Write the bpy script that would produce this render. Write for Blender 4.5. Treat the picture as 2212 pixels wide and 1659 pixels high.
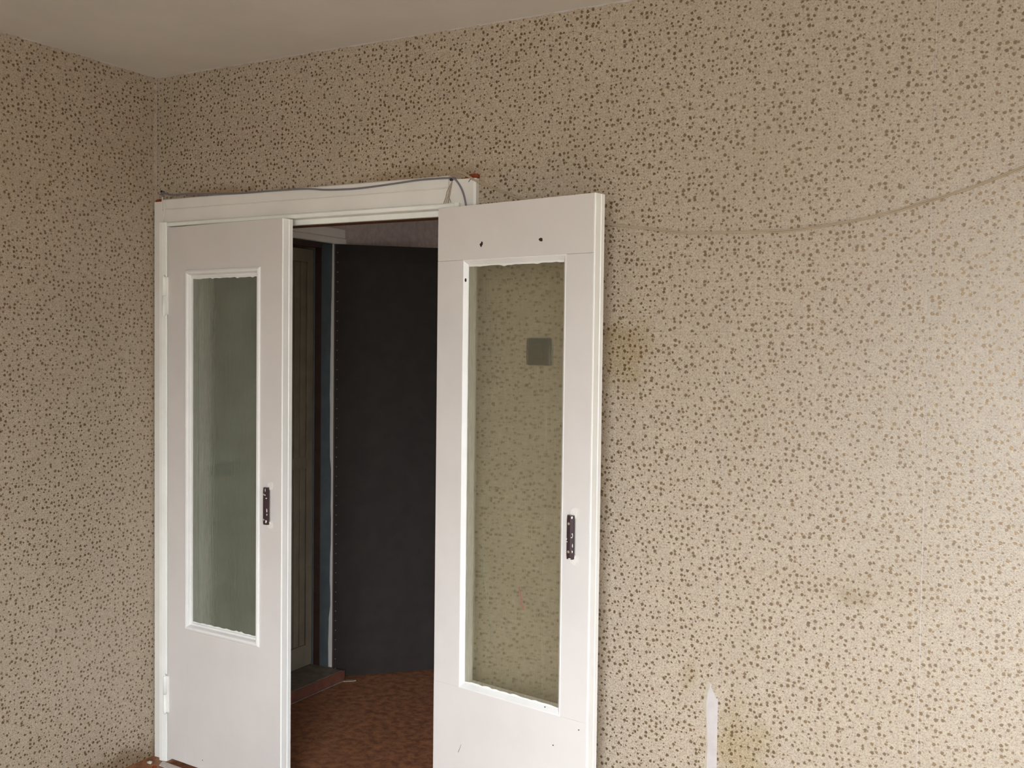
import bpy, bmesh, math, random
from mathutils import Vector, Matrix

for o in list(bpy.data.objects):
    bpy.data.objects.remove(o, do_unlink=True)
scene = bpy.context.scene
COL = scene.collection
random.seed(7)

# ------------------------------------------------------------------ camera
W, H = 2212, 1659
F_PX, CAM = 2219.42, Vector((3.0394, -2.7274, 1.5651))
YAW, PITCH, ROLL = 0.5066, -0.0361, 0.0122
cam_d = bpy.data.cameras.new('camera')
cam_d.sensor_fit = 'HORIZONTAL'
cam_d.sensor_width = 36.0
cam_d.lens = 36.0 * F_PX / W
cam_d.clip_start = 0.02
cam = bpy.data.objects.new('camera', cam_d)
COL.objects.link(cam)
fwd = Vector((-math.sin(YAW) * math.cos(PITCH), math.cos(YAW) * math.cos(PITCH), math.sin(PITCH)))
rgt = Vector((math.cos(YAW), math.sin(YAW), 0))
upv = rgt.cross(fwd)
R2 = rgt * math.cos(ROLL) + upv * math.sin(ROLL)
U2 = -rgt * math.sin(ROLL) + upv * math.cos(ROLL)
cam.matrix_world = Matrix(((R2.x, U2.x, -fwd.x, CAM.x), (R2.y, U2.y, -fwd.y, CAM.y),
                           (R2.z, U2.z, -fwd.z, CAM.z), (0, 0, 0, 1)))
scene.camera = cam

# ------------------------------------------------------------------ view / sky / daylight window
scene.view_settings.view_transform = 'Standard'
scene.view_settings.look = 'None'
scene.view_settings.gamma = 1.0
scene.view_settings.use_curve_mapping = False
scene.view_settings.exposure = 3.0

ROOM_X, ROOM_Y, ROOM_Z = 4.75, -4.3, 2.55          # room: x 0..ROOM_X, y ROOM_Y..0
WIN = (2.6, 4.3, 0.80, 2.2)                       # window in the wall behind the camera: x0,x1,z0,z1
HALL_FILL = (0.45, 1.0, 0.95, 1.85)                     # added unseen window that brightens the hall, in its end wall: y0,y1,z0,z1
SKY, GROUND = 7.05, 2.1

wd = bpy.data.worlds.new('overcast_sky')
scene.world = wd
wd.use_nodes = True
nt = wd.node_tree
nt.nodes.clear()
w_out = nt.nodes.new('ShaderNodeOutputWorld')
w_bg = nt.nodes.new('ShaderNodeBackground')
w_tc = nt.nodes.new('ShaderNodeTexCoord')
w_sep = nt.nodes.new('ShaderNodeSeparateXYZ')
w_mr = nt.nodes.new('ShaderNodeMapRange')
w_mr.inputs['From Min'].default_value = -0.04
w_mr.inputs['From Max'].default_value = 0.22
w_mix = nt.nodes.new('ShaderNodeMix')
w_mix.data_type = 'RGBA'
w_mix.inputs[6].default_value = (0.78 * GROUND, 0.80 * GROUND, 0.80 * GROUND, 1)
w_mix.inputs[7].default_value = (0.91 * SKY, 0.985 * SKY, 1.09 * SKY, 1)
nt.links.new(w_tc.outputs['Generated'], w_sep.inputs[0])
nt.links.new(w_sep.outputs['Z'], w_mr.inputs['Value'])
nt.links.new(w_mr.outputs[0], w_mix.inputs[0])
nt.links.new(w_mix.outputs[2], w_bg.inputs['Color'])
nt.links.new(w_bg.outputs[0], w_out.inputs[0])

pl = bpy.data.lights.new('window_portal', 'AREA')   # portal: only guides sky sampling through the window
pl.shape = 'RECTANGLE'
pl.size, pl.size_y = WIN[1] - WIN[0], WIN[3] - WIN[2]
pl.cycles.is_portal = True
po = bpy.data.objects.new('window_portal', pl)
COL.objects.link(po)
po.location = ((WIN[0] + WIN[1]) / 2, ROOM_Y - 0.02, (WIN[2] + WIN[3]) / 2)
po.rotation_euler = (math.radians(90), 0, 0)
p2 = bpy.data.lights.new('hall_fill_portal', 'AREA')  # guides sky light through the added hall window
p2.shape = 'RECTANGLE'
p2.size, p2.size_y = HALL_FILL[3] - HALL_FILL[2], HALL_FILL[1] - HALL_FILL[0]
p2.cycles.is_portal = True
po2 = bpy.data.objects.new('hall_fill_portal', p2)
COL.objects.link(po2)
po2.location = (6.02, (HALL_FILL[0] + HALL_FILL[1]) / 2, (HALL_FILL[2] + HALL_FILL[3]) / 2)
po2.rotation_euler = (0, math.radians(90), 0)
scene.cycles.max_bounces = 14
scene.cycles.diffuse_bounces = 8
scene.cycles.transmission_bounces = 10
scene.cycles.use_denoising = True


# ------------------------------------------------------------------ pixel -> point (for placing things measured in the photo)
def ray(px, py):
    return fwd + R2 * ((px - W / 2) / F_PX) - U2 * ((py - H / 2) / F_PX)


def on_y(px, py, y):
    d = ray(px, py)
    return CAM + d * ((y - CAM.y) / d.y)


# ------------------------------------------------------------------ materials
def s2l(c):
    return tuple(((v / 255) / 12.92 if v / 255 <= 0.04045 else ((v / 255 + 0.055) / 1.055) ** 2.4) for v in c) + (1,)


class NT:
    def __init__(self, name):
        self.m = bpy.data.materials.new(name)
        self.m.use_nodes = True
        self.t = self.m.node_tree
        self.b = self.t.nodes['Principled BSDF']
        self.out = self.t.nodes['Material Output']

    def n(self, typ, **kw):
        nd = self.t.nodes.new(typ)
        for k, v in kw.items():
            setattr(nd, k, v)
        return nd

    def l(self, a, b):
        self.t.links.new(a, b)

    def val(self, sock, v):
        if hasattr(v, 'is_output'):
            self.l(v, sock)
        else:
            sock.default_value = v

    def math(self, op, a, b=0.0, c=None, clamp=False):
        nd = self.n('ShaderNodeMath', operation=op, use_clamp=clamp)
        self.val(nd.inputs[0], a)
        self.val(nd.inputs[1], b)
        if c is not None:
            self.val(nd.inputs[2], c)
        return nd.outputs[0]

    def mix(self, f, a, b, blend='MIX'):
        nd = self.n('ShaderNodeMix', data_type='RGBA', blend_type=blend)
        self.val(nd.inputs[0], f)
        self.val(nd.inputs[6], a)
        self.val(nd.inputs[7], b)
        return nd.outputs[2]

    def coord(self):
        return self.n('ShaderNodeTexCoord').outputs['Object']

    def mapped(self, v, scale=(1, 1, 1), loc=(0, 0, 0)):
        nd = self.n('ShaderNodeMapping')
        self.l(v, nd.inputs[0])
        nd.inputs['Scale'].default_value = scale
        nd.inputs['Location'].default_value = loc
        return nd.outputs[0]

    def noise(self, v, scale, detail=2, rough=0.5):
        nd = self.n('ShaderNodeTexNoise')
        self.l(v, nd.inputs['Vector'])
        nd.inputs['Scale'].default_value = scale
        nd.inputs['Detail'].default_value = detail
        nd.inputs['Roughness'].default_value = rough
        return nd

    def smooth(self, x, lo, hi, a=0.0, b=1.0):
        nd = self.n('ShaderNodeMapRange', interpolation_type='SMOOTHSTEP')
        self.val(nd.inputs['Value'], x)
        nd.inputs['From Min'].default_value = lo
        nd.inputs['From Max'].default_value = hi
        nd.inputs['To Min'].default_value = a
        nd.inputs['To Max'].default_value = b
        return nd.outputs[0]

    def bump(self, h, strength=0.3, dist=0.001):
        nd = self.n('ShaderNodeBump')
        self.l(h, nd.inputs['Height'])
        nd.inputs['Strength'].default_value = strength
        nd.inputs['Distance'].default_value = dist
        self.l(nd.outputs[0], self.b.inputs['Normal'])


def plain(name, c, rough=0.5, spec=0.5, var=0.06, scale=6, bump=0.0, bscale=60, metal=0.0):
    k = NT(name)
    v = k.coord()
    nz = k.noise(v, scale, 4, 0.6)
    a = s2l(c)
    d = tuple(x * (1 - var * 2) for x in a[:3]) + (1,)
    k.l(k.mix(k.smooth(nz.outputs[0], 0.35, 0.65), a, d), k.b.inputs['Base Color'])
    k.b.inputs['Roughness'].default_value = rough
    k.b.inputs['Specular IOR Level'].default_value = spec
    k.b.inputs['Metallic'].default_value = metal
    if bump:
        k.bump(k.noise(v, bscale, 3, 0.6).outputs[0], bump, 0.001)
    return k.m


def wallpaper(name, axis, stains=()):
    """Speckled embossed wallpaper; axis = which world axis runs along the wall."""
    k = NT(name)
    sep = k.n('ShaderNodeSeparateXYZ')
    k.l(k.coord(), sep.inputs[0])
    cmb = k.n('ShaderNodeCombineXYZ')
    k.l(sep.outputs[axis], cmb.inputs[0])
    k.l(sep.outputs['Z'], cmb.inputs[1])
    uv = cmb.outputs[0]
    # irregular outlines
    wob = k.noise(uv, 230, 1)
    wv = k.n('ShaderNodeVectorMath', operation='MULTIPLY_ADD')
    k.l(wob.outputs['Color'], wv.inputs[0])
    wv.inputs[1].default_value = (0.0056, 0.0056, 0)
    k.l(uv, wv.inputs[2])
    p = wv.outputs[0]

    def dots(scale, rmin, rmax, keep, soft=0.10):
        vo = k.n('ShaderNodeTexVoronoi', voronoi_dimensions='2D')
        k.l(p, vo.inputs['Vector'])
        vo.inputs['Scale'].default_value = scale
        vo.inputs['Randomness'].default_value = 0.92
        sc = k.n('ShaderNodeSeparateColor')
        k.l(vo.outputs['Color'], sc.inputs[0])
        r = k.math('MULTIPLY_ADD', sc.outputs[0], rmax - rmin, rmin)
        dd = k.math('DIVIDE', vo.outputs['Distance'], r)
        m = k.smooth(dd, 1 - soft * 3, 1 + soft, 1.0, 0.0)
        kp = k.math('LESS_THAN', sc.outputs[1], keep)
        return k.math('MULTIPLY', m, kp), sc.outputs[2]

    big, bt = dots(60, 0.14, 0.33, 0.80)
    small, stn = dots(140, 0.15, 0.30, 0.60, 0.16)
    # pale squiggles and mottled ground
    sq = k.noise(uv, 115, 2, 0.6)
    line = k.smooth(k.math('ABSOLUTE', k.math('SUBTRACT', sq.outputs[0], 0.5)), 0.0, 0.075, 1.0, 0.0)
    mott = k.noise(uv, 330, 2, 0.7)
    base = k.mix(k.smooth(mott.outputs[0], 0.35, 0.68), s2l((156, 140, 122)), s2l((171, 157, 138)))
    base = k.mix(k.math('MULTIPLY', line, 0.45), base, s2l((200, 188, 162)))
    blot = k.noise(uv, 3.2, 3, 0.6)
    base = k.mix(k.smooth(blot.outputs[0], 0.45, 0.75, 0.0, 0.28), base, s2l((158, 143, 120)))
    spot_c = k.mix(bt, s2l((106, 87, 64)), s2l((126, 103, 73)))
    col = k.mix(k.math('MULTIPLY', small, 0.62), base, s2l((116, 99, 80)))
    col = k.mix(k.math('MULTIPLY', big, 0.92), col, spot_c)
    # worn greasy marks
    for (cx, cz, rx, rz, cc, amt) in stains:
        mp = k.n('ShaderNodeVectorMath', operation='SUBTRACT')
        k.l(uv, mp.inputs[0])
        mp.inputs[1].default_value = (cx, cz, 0)
        dv = k.n('ShaderNodeVectorMath', operation='DIVIDE')
        k.l(mp.outputs[0], dv.inputs[0])
        dv.inputs[1].default_value = (rx, rz, 1)
        ln = k.n('ShaderNodeVectorMath', operation='LENGTH')
        k.l(dv.outputs[0], ln.inputs[0])
        e = k.math('ADD', ln.outputs['Value'], k.math('MULTIPLY', k.math('SUBTRACT', k.noise(uv, 16, 3).outputs[0], 0.5), 1.6))
        col = k.mix(k.smooth(e, 0.25, 1.15, amt, 0.0), col, s2l(cc), 'MULTIPLY')
    k.l(col, k.b.inputs['Base Color'])
    k.b.inputs['Roughness'].default_value = 0.40
    k.b.inputs['Specular IOR Level'].default_value = 0.6
    k.l(k.math('MULTIPLY', big, 0.45), k.b.inputs['Metallic'])   # bronze ink spots
    hgt = k.math('ADD', k.math('MULTIPLY', line, 0.6), k.math('MULTIPLY', mott.outputs[0], 0.8))
    hgt = k.math('SUBTRACT', hgt, k.math('MULTIPLY', big, 0.5))
    k.bump(hgt, 0.35, 0.0006)
    return k.m


def linoleum(name):
    k = NT(name)
    v = k.coord()
    a = k.noise(v, 30, 5, 0.7)
    b = k.noise(v, 60, 3, 0.6)
    c = k.mix(k.smooth(a.outputs[0], 0.36, 0.66), s2l((116, 76, 54)), s2l((160, 108, 74)))
    c = k.mix(k.smooth(b.outputs[0], 0.58, 0.74, 0, 0.5), c, s2l((66, 42, 32)))
    k.l(c, k.b.inputs['Base Color'])
    k.b.inputs['Roughness'].default_value = 0.5
    k.b.inputs['Specular IOR Level'].default_value = 0.3
    return k.m


def door_glass(name, d0, d1, dc=(142, 152, 132)):
    """Greenish cast glass with vertical ripples and a pale film painted in for reflected room light."""
    k = NT(name)
    v = k.coord()
    st = k.noise(k.mapped(v, (150, 150, 9)), 1.0, 2, 0.5)
    st2 = k.noise(k.mapped(v, (420, 420, 30)), 1.0, 1, 0.5)
    k.bump(k.math('ADD', st.outputs[0], k.math('MULTIPLY', st2.outputs[0], 0.35)), 0.22, 0.0012)
    k.b.inputs['Base Color'].default_value = (0.968, 0.972, 0.895, 1)
    k.b.inputs['Transmission Weight'].default_value = 1.0
    k.b.inputs['Roughness'].default_value = 0.09
    k.b.inputs['IOR'].default_value = 1.45
    sheen_film = k.n('ShaderNodeBsdfDiffuse')  # pale diffuse coat standing in for room light reflected off the pane
    k.l(k.mix(k.smooth(k.noise(v, 5, 4).outputs[0], 0.35, 0.7), s2l(dc), s2l(tuple(c_ + 14 for c_ in dc))), sheen_film.inputs[0])
    ms = k.n('ShaderNodeMixShader')
    k.l(k.math('ADD', k.smooth(st.outputs[0], 0.3, 0.7, d0, d1), k.smooth(st2.outputs[0], 0.56, 0.72, 0.0, 0.10)), ms.inputs[0])
    k.l(k.b.outputs[0], ms.inputs[1])
    k.l(sheen_film.outputs[0], ms.inputs[2])
    k.l(ms.outputs[0], k.out.inputs[0])
    return k.m


STAINS_BACK = [
    (1.905, 1.555, 0.085, 0.13, (216, 202, 140), 0.5),
    (2.255, 0.46, 0.11, 0.16, (214, 204, 150), 0.5),
    (2.105, 0.66, 0.03, 0.05, (212, 202, 150), 0.3),
    (2.535, 0.93, 0.05, 0.03, (204, 198, 158), 0.4),
    (1.2, 2.10, 0.30, 0.05, (206, 184, 150), 0.5),
    (0.30, 2.10, 0.25, 0.04, (206, 184, 150), 0.5),
    (2.45, 0.95, 0.35, 0.06, (226, 212, 186), 0.15),
]
M = {
    'paper_back': wallpaper('speckled_wallpaper_back', 'X', STAINS_BACK),
    'paper_side': wallpaper('speckled_wallpaper_side', 'Y', [(-0.16, 0.01, 0.35, 0.07, (176, 160, 132), 0.7)]),
    'plaster': plain('pale_plaster', (187, 179, 174), 0.85, 0.2, 0.04, 20, 0.3, 90),
    'hall_paper': plain('hall_wallpaper', (204, 188, 178), 0.75, 0.25, 0.10, 30, 0.3, 120),
    'ceiling': plain('whitewash', (210, 205, 197), 0.9, 0.15, 0.03, 2.5, 0.15, 70),
    'room_floor': plain('glossy_floor_paint', (190, 172, 150), 0.28, 0.6, 0.06, 4),
    'lino': linoleum('mottled_brown_linoleum'),
    'paint': plain('cream_white_door_paint', (213, 207, 201), 0.42, 0.45, 0.025, 3, 0.05, 30),
    'gloss': plain('glossy_white_paint', (248, 248, 243), 0.33, 0.5, 0.02, 5, 0.06, 40),
    'trim': plain('old_white_trim_paint', (226, 222, 213), 0.42, 0.45, 0.04, 4, 0.12, 35),
    'glaze': plain('glazing_bead_paint', (231, 229, 224), 0.36, 0.5, 0.03, 8, 0.1, 50),
    'bead': plain('white_bead_paint', (238, 238, 230), 0.35, 0.5, 0.03, 8, 0.1, 50),
    'raw_wood': plain('bare_brown_wood', (112, 72, 44), 0.7, 0.2, 0.15, 25, 0.3, 80),
    'brick_red': plain('red_brown_chip', (138, 66, 40), 0.8, 0.2, 0.12, 90),
    'black_vinyl': plain('black_padded_vinyl', (47, 41, 37), 0.7, 0.15, 0.08, 12, 0.2, 140),
    'stud': plain('dull_steel_stud', (150, 146, 136), 0.35, 0.6, 0.05, 40, metal=0.8),
    'blue': plain('blue_grey_paint', (92, 101, 104), 0.55, 0.35, 0.07, 14, 0.1, 50),
    'dark_brown': plain('dark_brown_paint', (72, 52, 44), 0.5, 0.35, 0.1, 12, 0.1, 50),
    'plank': plain('dark_olive_brown_plank', (120, 110, 92), 0.4, 0.45, 0.1, 10, 0.1, 60),
    'red_paint': plain('red_brown_floor_paint', (108, 66, 52), 0.5, 0.35, 0.16, 14, 0.1, 50),
    'sill': plain('worn_grey_sill', (120, 108, 94), 0.65, 0.25, 0.15, 22, 0.2, 70),
    'grip': plain('dark_maroon_plastic', (56, 34, 38), 0.38, 0.5, 0.05, 30),
    'rivet': plain('brass_rivet', (196, 188, 164), 0.35, 0.5, 0.05, 50, metal=0.6),
    'cable_grey': plain('grey_cable_sheath', (120, 116, 120), 0.5, 0.35, 0.05, 40),
    'cable_beige': plain('beige_wire_sheath', (172, 156, 132), 0.6, 0.3, 0.04, 40),
    'twine': plain('pale_twine', (176, 160, 140), 0.9, 0.1, 0.12, 160),
    'nail': plain('dark_nail_iron', (38, 32, 32), 0.5, 0.5, 0.1, 60),
    'switch': plain('black_plastic', (34, 32, 32), 0.35, 0.5, 0.05, 30),
    'tear': plain('torn_paper_backing', (176, 166, 146), 0.9, 0.1, 0.05, 60),
    'corner': plain('frayed_corner_paper', (190, 177, 154), 0.8, 0.2, 0.12, 60),
    'smear': plain('faded_red_smear', (150, 104, 92), 0.8, 0.1, 0.1, 60),
    'crack': plain('pale_crack', (124, 132, 118), 0.6, 0.2, 0.1, 60),
    'debris': plain('white_plaster_crumb', (206, 200, 190), 0.9, 0.1, 0.1, 80),
    'hole': plain('dark_hole', (58, 47, 44), 0.8, 0.1, 0.1, 200),
    'frame_win': plain('window_paint', (226, 222, 214), 0.4, 0.45, 0.03, 5),
    'glass_l': door_glass('rippled_door_glass_sheen', 0.20, 0.28),  # stronger painted sheen on the left pane
    'glass': door_glass('rippled_door_glass', 0.05, 0.10, (172, 164, 128)),
}


# ------------------------------------------------------------------ mesh helpers
def obj(name, bm, mat, parent=None, smooth=False, mats=None):
    bmesh.ops.recalc_face_normals(bm, faces=bm.faces)
    me = bpy.data.meshes.new(name)
    bm.to_mesh(me)
    bm.free()
    for mm in (mats or [mat]):
        me.materials.append(mm)
    if smooth:
        for f in me.polygons:
            f.use_smooth = True
    o = bpy.data.objects.new(name, me)
    COL.objects.link(o)
    if parent:
        o.parent = parent
    return o


def tag(o, label=None, cat=None, kind=None, group=None):
    for k_, v_ in (('label', label), ('category', cat), ('kind', kind), ('group', group)):
        if v_:
            o[k_] = v_
    return o


def thing(name, label, cat, loc=(0, 0, 0), rotz=0.0, kind=None, group=None):
    o = bpy.data.objects.new(name, None)
    o.empty_display_size = 0.05
    COL.objects.link(o)
    o.location = loc
    o.rotation_euler = (0, 0, rotz)
    return tag(o, label, cat, kind, group)


def box(bm, x0, x1, y0, y1, z0, z1, bev=0.0):
    vs = [bm.verts.new((x, y, z)) for x in (x0, x1) for y in (y0, y1) for z in (z0, z1)]
    q = [(0, 1, 3, 2), (4, 6, 7, 5), (0, 4, 5, 1), (2, 3, 7, 6), (0, 2, 6, 4), (1, 5, 7, 3)]
    fs = [bm.faces.new([vs[i] for i in f]) for f in q]
    if bev > 0:
        es = list({e for f in fs for e in f.edges})
        bmesh.ops.bevel(bm, geom=es, offset=bev, segments=2, affect='EDGES', profile=0.6)
    return bm


def B(*a, bev=0.0):
    return box(bmesh.new(), *a, bev=bev)


def prism(bm, pts, depth_vec):
    """closed polygon extruded along a vector (solid)."""
    d = Vector(depth_vec)
    a = [bm.verts.new(p) for p in pts]
    b = [bm.verts.new(Vector(p) + d) for p in pts]
    bm.faces.new(a)
    bm.faces.new(list(reversed(b)))
    n = len(pts)
    for i in range(n):
        bm.faces.new((a[i], a[(i + 1) % n], b[(i + 1) % n], b[i]))
    return bm


def loft(bm, rings, closed=True, caps=True):
    vr = [[bm.verts.new(p) for p in r] for r in rings]
    n = len(rings[0])
    for i in range(len(vr) - 1):
        for j in range(n if closed else n - 1):
            bm.faces.new((vr[i][j], vr[i][(j + 1) % n], vr[i + 1][(j + 1) % n], vr[i + 1][j]))
    if caps:
        bm.faces.new(vr[0])
        bm.faces.new(list(reversed(vr[-1])))
    return bm


def smooth_path(pts, sub=6):
    pts = [Vector(p) for p in pts]
    out = []
    for i in range(len(pts) - 1):
        p0, p1 = pts[max(i - 1, 0)], pts[i]
        p2, p3 = pts[i + 1], pts[min(i + 2, len(pts) - 1)]
        for s in range(sub):
            t = s / sub
            out.append(0.5 * ((2 * p1) + (p2 - p0) * t + (2 * p0 - 5 * p1 + 4 * p2 - p3) * t * t +
                              (3 * p1 - p0 - 3 * p2 + p3) * t ** 3))
    out.append(pts[-1])
    return out


def tube(bm, pts, r, seg=8):
    pts = [Vector(p) for p in pts]
    rings = []
    for i, p in enumerate(pts):
        t = (pts[min(i + 1, len(pts) - 1)] - pts[max(i - 1, 0)]).normalized()
        a = Vector((0, 1, 0)) if abs(t.y) < 0.9 else Vector((1, 0, 0))
        u = t.cross(a).normalized()
        v = t.cross(u).normalized()
        rr = r[i] if isinstance(r, (list, tuple)) else r
        rings.append([p + u * (rr * math.cos(2 * math.pi * j / seg)) + v * (rr * math.sin(2 * math.pi * j / seg))
                      for j in range(seg)])
    return loft(bm, rings)


def lathe(bm, prof, origin, axis='z', seg=16):
    """prof: (radius, height) pairs."""
    rings = []
    for (r, h) in prof:
        ring = []
        for j in range(seg):
            c, s = max(r, 1e-5) * math.cos(2 * math.pi * j / seg), max(r, 1e-5) * math.sin(2 * math.pi * j / seg)
            p = {'z': (c, s, h), 'y': (c, h, s), 'x': (h, c, s)}[axis]
            ring.append(Vector(origin) + Vector(p))
        rings.append(ring)
    return loft(bm, rings)


def disc(bm, u, z, ru, rz, y0, y1, seg=12, jag=0.0, rnd=random):
    pts = []
    for j in range(seg):
        a = 2 * math.pi * j / seg
        q = 1 + rnd.uniform(-jag, jag)
        pts.append((u + ru * q * math.cos(a), y0, z + rz * q * math.sin(a)))
    return prism(bm, pts, (0, y1 - y0, 0))


# ------------------------------------------------------------------ room shell
T = 0.13                                  # partition thickness
OPX0, OPX1, OPZ = 0.050, 1.350, 2.02      # rough opening of the double door
HALL_Y, HALL_X = 1.90, 6.0

bm = bmesh.new()
box(bm, -0.14, OPX0, 0, T, 0, ROOM_Z)
box(bm, OPX0, OPX1, 0, T, OPZ, ROOM_Z)
box(bm, OPX1, HALL_X, 0, T, 0, ROOM_Z)
wall_back = tag(obj('wall_back', bm, M['plaster']), 'speckled beige wall pierced by the double door', 'wall', 'structure')
wall_left = tag(obj('wall_left', B(-0.14, 0, ROOM_Y - 0.2, 0, 0, ROOM_Z), M['plaster']),
                'speckled beige wall left of the door, narrow in view', 'wall', 'structure')
wall_right = tag(obj('wall_right', B(ROOM_X, ROOM_X + 0.2, ROOM_Y - 0.2, 0, 0, ROOM_Z), M['paper_side']),
                 'speckled beige wall on the right, outside the view', 'wall', 'structure')
bm = bmesh.new()
x0, x1, z0, z1 = WIN
box(bm, 0, x0, ROOM_Y - 0.2, ROOM_Y, 0, ROOM_Z)
box(bm, x1, ROOM_X, ROOM_Y - 0.2, ROOM_Y, 0, ROOM_Z)
box(bm, x0, x1, ROOM_Y - 0.2, ROOM_Y, 0, z0)
box(bm, x0, x1, ROOM_Y - 0.2, ROOM_Y, z1, ROOM_Z)
wall_front = tag(obj('wall_front', bm, M['paper_back']), 'speckled beige window wall behind the camera', 'wall', 'structure')
win = thing('window_1', 'white framed window behind the camera', 'window', ((x0 + x1) / 2, ROOM_Y - 0.10, z0), kind='structure')
hw, hh = (x1 - x0) / 2, z1 - z0
bm = bmesh.new()
for a in ((-hw, -hw + 0.05, 0, hh), (hw - 0.05, hw, 0, hh), (-hw, hw, 0, 0.05), (-hw, hw, hh - 0.05, hh)):
    box(bm, a[0], a[1], -0.03, 0.03, a[2], a[3])
obj('window_frame', bm, M['frame_win'], win)
obj('mullion', B(-0.035, 0.035, -0.03, 0.03, 0.05, hh - 0.05), M['frame_win'], win)
obj('window_sill', B(-hw - 0.06, hw + 0.06, 0.03, 0.24, -0.03, 0.0), M['frame_win'], win)

ceiling = tag(obj('ceiling', B(-0.3, HALL_X + 0.2, ROOM_Y - 0.2, HALL_Y + 0.2, ROOM_Z, ROOM_Z + 0.15), M['ceiling']),
              'dull whitewashed ceiling above the beige walls', 'ceiling', 'structure')
floor = tag(obj('floor', B(-0.3, HALL_X + 0.2, -0.40, HALL_Y + 0.2, -0.15, 0), M['lino']),
            'mottled brown linoleum floor of the dark hall and the door sill', 'floor', 'structure')
tag(obj('floor', B(-0.3, ROOM_X + 0.2, ROOM_Y - 0.2, -0.40, -0.15, 0), M['room_floor']),
    'glossy brown painted floor of the room below the frame', 'floor', 'structure')

# hall behind the door
HO0, HO1, HOZ = 0.26, 1.035, 2.035        # entrance opening along the hall's left wall
bm = bmesh.new()
box(bm, -0.30, 0, T, HO0, 0, ROOM_Z)
box(bm, -0.30, 0, HO1, HALL_Y + 0.2, 0, ROOM_Z)
box(bm, -0.30, 0, HO0, HO1, HOZ, ROOM_Z)
box(bm, -0.34, -0.30, HO0 - 0.05, HO1 + 0.05, 0, HOZ + 0.1)
tag(obj('wall_hall_left', bm, M['hall_paper']), 'dim pinkish grey wall of the hall above the black door', 'wall', 'structure')
tag(obj('wall_hall_back', B(0, HALL_X, HALL_Y, HALL_Y + 0.2, 0, ROOM_Z), M['hall_paper']),
    'dim far wall of the hall behind the black door', 'wall', 'structure')
bm = bmesh.new()
h0, h1, h2, h3 = HALL_FILL
box(bm, HALL_X, HALL_X + 0.2, 0, h0, 0, ROOM_Z)
box(bm, HALL_X, HALL_X + 0.2, h1, HALL_Y + 0.2, 0, ROOM_Z)
box(bm, HALL_X, HALL_X + 0.2, h0, h1, 0, h2)
box(bm, HALL_X, HALL_X + 0.2, h0, h1, h3, ROOM_Z)
tag(obj('wall_hall_right', bm, M['hall_paper']),
    'dim end wall of the hall, hidden from view', 'wall', 'structure')
fill_win = thing('hall_fill_window', 'small white framed window added out of view to brighten the hall', 'window', (HALL_X + 0.1, (h0 + h1) / 2, h2), kind='structure')  # not a known window: added here because the hall rendered too dark
bm = bmesh.new()
q_ = (h1 - h0) / 2
for a in ((-q_, -q_ + 0.03, 0, h3 - h2), (q_ - 0.03, q_, 0, h3 - h2), (-q_, q_, 0, 0.03), (-q_, q_, h3 - h2 - 0.03, h3 - h2)):
    box(bm, -0.03, 0.03, a[0], a[1], a[2], a[3])
obj('window_frame', bm, M['frame_win'], fill_win)


# ------------------------------------------------------------------ wallpaper strips (each a separate drop of paper)
def strip_back(xa, xb, za, zb, seed, notch=None, gap=0.0004, gapb=None):
    rnd = random.Random(seed)
    n = 26
    left, right, top = [], [], []
    for i in range(n + 1):
        t = i / n
        z = za + (zb - za) * t
        g = gap + ((gapb if gapb is not None else gap) - gap) * (1 - t)
        left.append((xa + g + rnd.uniform(-0.0004, 0.0004), 0, z))
        if not (notch and notch[0][1] >= z >= notch[-1][1]):
            right.append((xb - g * 0.3 + rnd.uniform(-0.0003, 0.0003), 0, z))
    if notch:
        right = sorted(right + [(px_, 0, pz_) for px_, pz_ in notch[1:-1]], key=lambda q: 0)
        lo = [q for q in right if q not in [(a, 0, b) for a, b in notch]]
        low = [q for q in lo if q[2] < notch[-1][1]]
        high = [q for q in lo if q[2] > notch[0][1]]
        right = low + [(a, 0, b) for a, b in reversed(notch)] + high
    k = 14
    for i in range(1, k):
        t = i / k
        top.append((xb + (xa - xb) * t, 0, zb + rnd.uniform(-0.0035, 0.0005)))
    pts = right + top + list(reversed(left))
    bm_ = bmesh.new()
    prism(bm_, pts, (0, -0.0007, 0))
    return obj('wallpaper_strip', bm_, M['paper_back'], wall_back)


tear = [(2.1868, 0.602), (2.181, 0.606), (2.172, 0.624), (2.166, 0.640), (2.160, 0.648), (2.1545, 0.645), (2.1515, 0.628),
        (2.1465, 0.592), (2.149, 0.575), (2.1535, 0.545), (2.1555, 0.50), (2.157, 0.462), (2.1525, 0.44), (2.153, 0.40),
        (2.150, 0.34), (2.156, 0.28), (2.170, 0.25), (2.1868, 0.24)]
zc = ROOM_Z - 0.002
strip_back(0.0, 0.345, 2.06, zc, 1)
strip_back(0.345, 0.839, 2.06, zc, 2)
strip_back(0.839, 1.385, 2.06, zc, 3, gap=0.0007)
strip_back(1.385, 1.645, 0.0, zc, 4, gap=0.0013)
strip_back(1.645, 2.187, 0.0, zc, 5, notch=tear)
strip_back(2.187, 2.703, 0.0, zc, 6, gap=0.0005, gapb=0.0004)
strip_back(2.703, 3.225, 0.0, zc, 7, gap=0.0011, gapb=0.0013)
strip_back(3.225, 3.75, 0.0, zc, 8)
strip_back(3.75, 4.275, 0.0, zc, 9)
strip_back(4.275, ROOM_X, 0.0, zc, 10)
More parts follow.
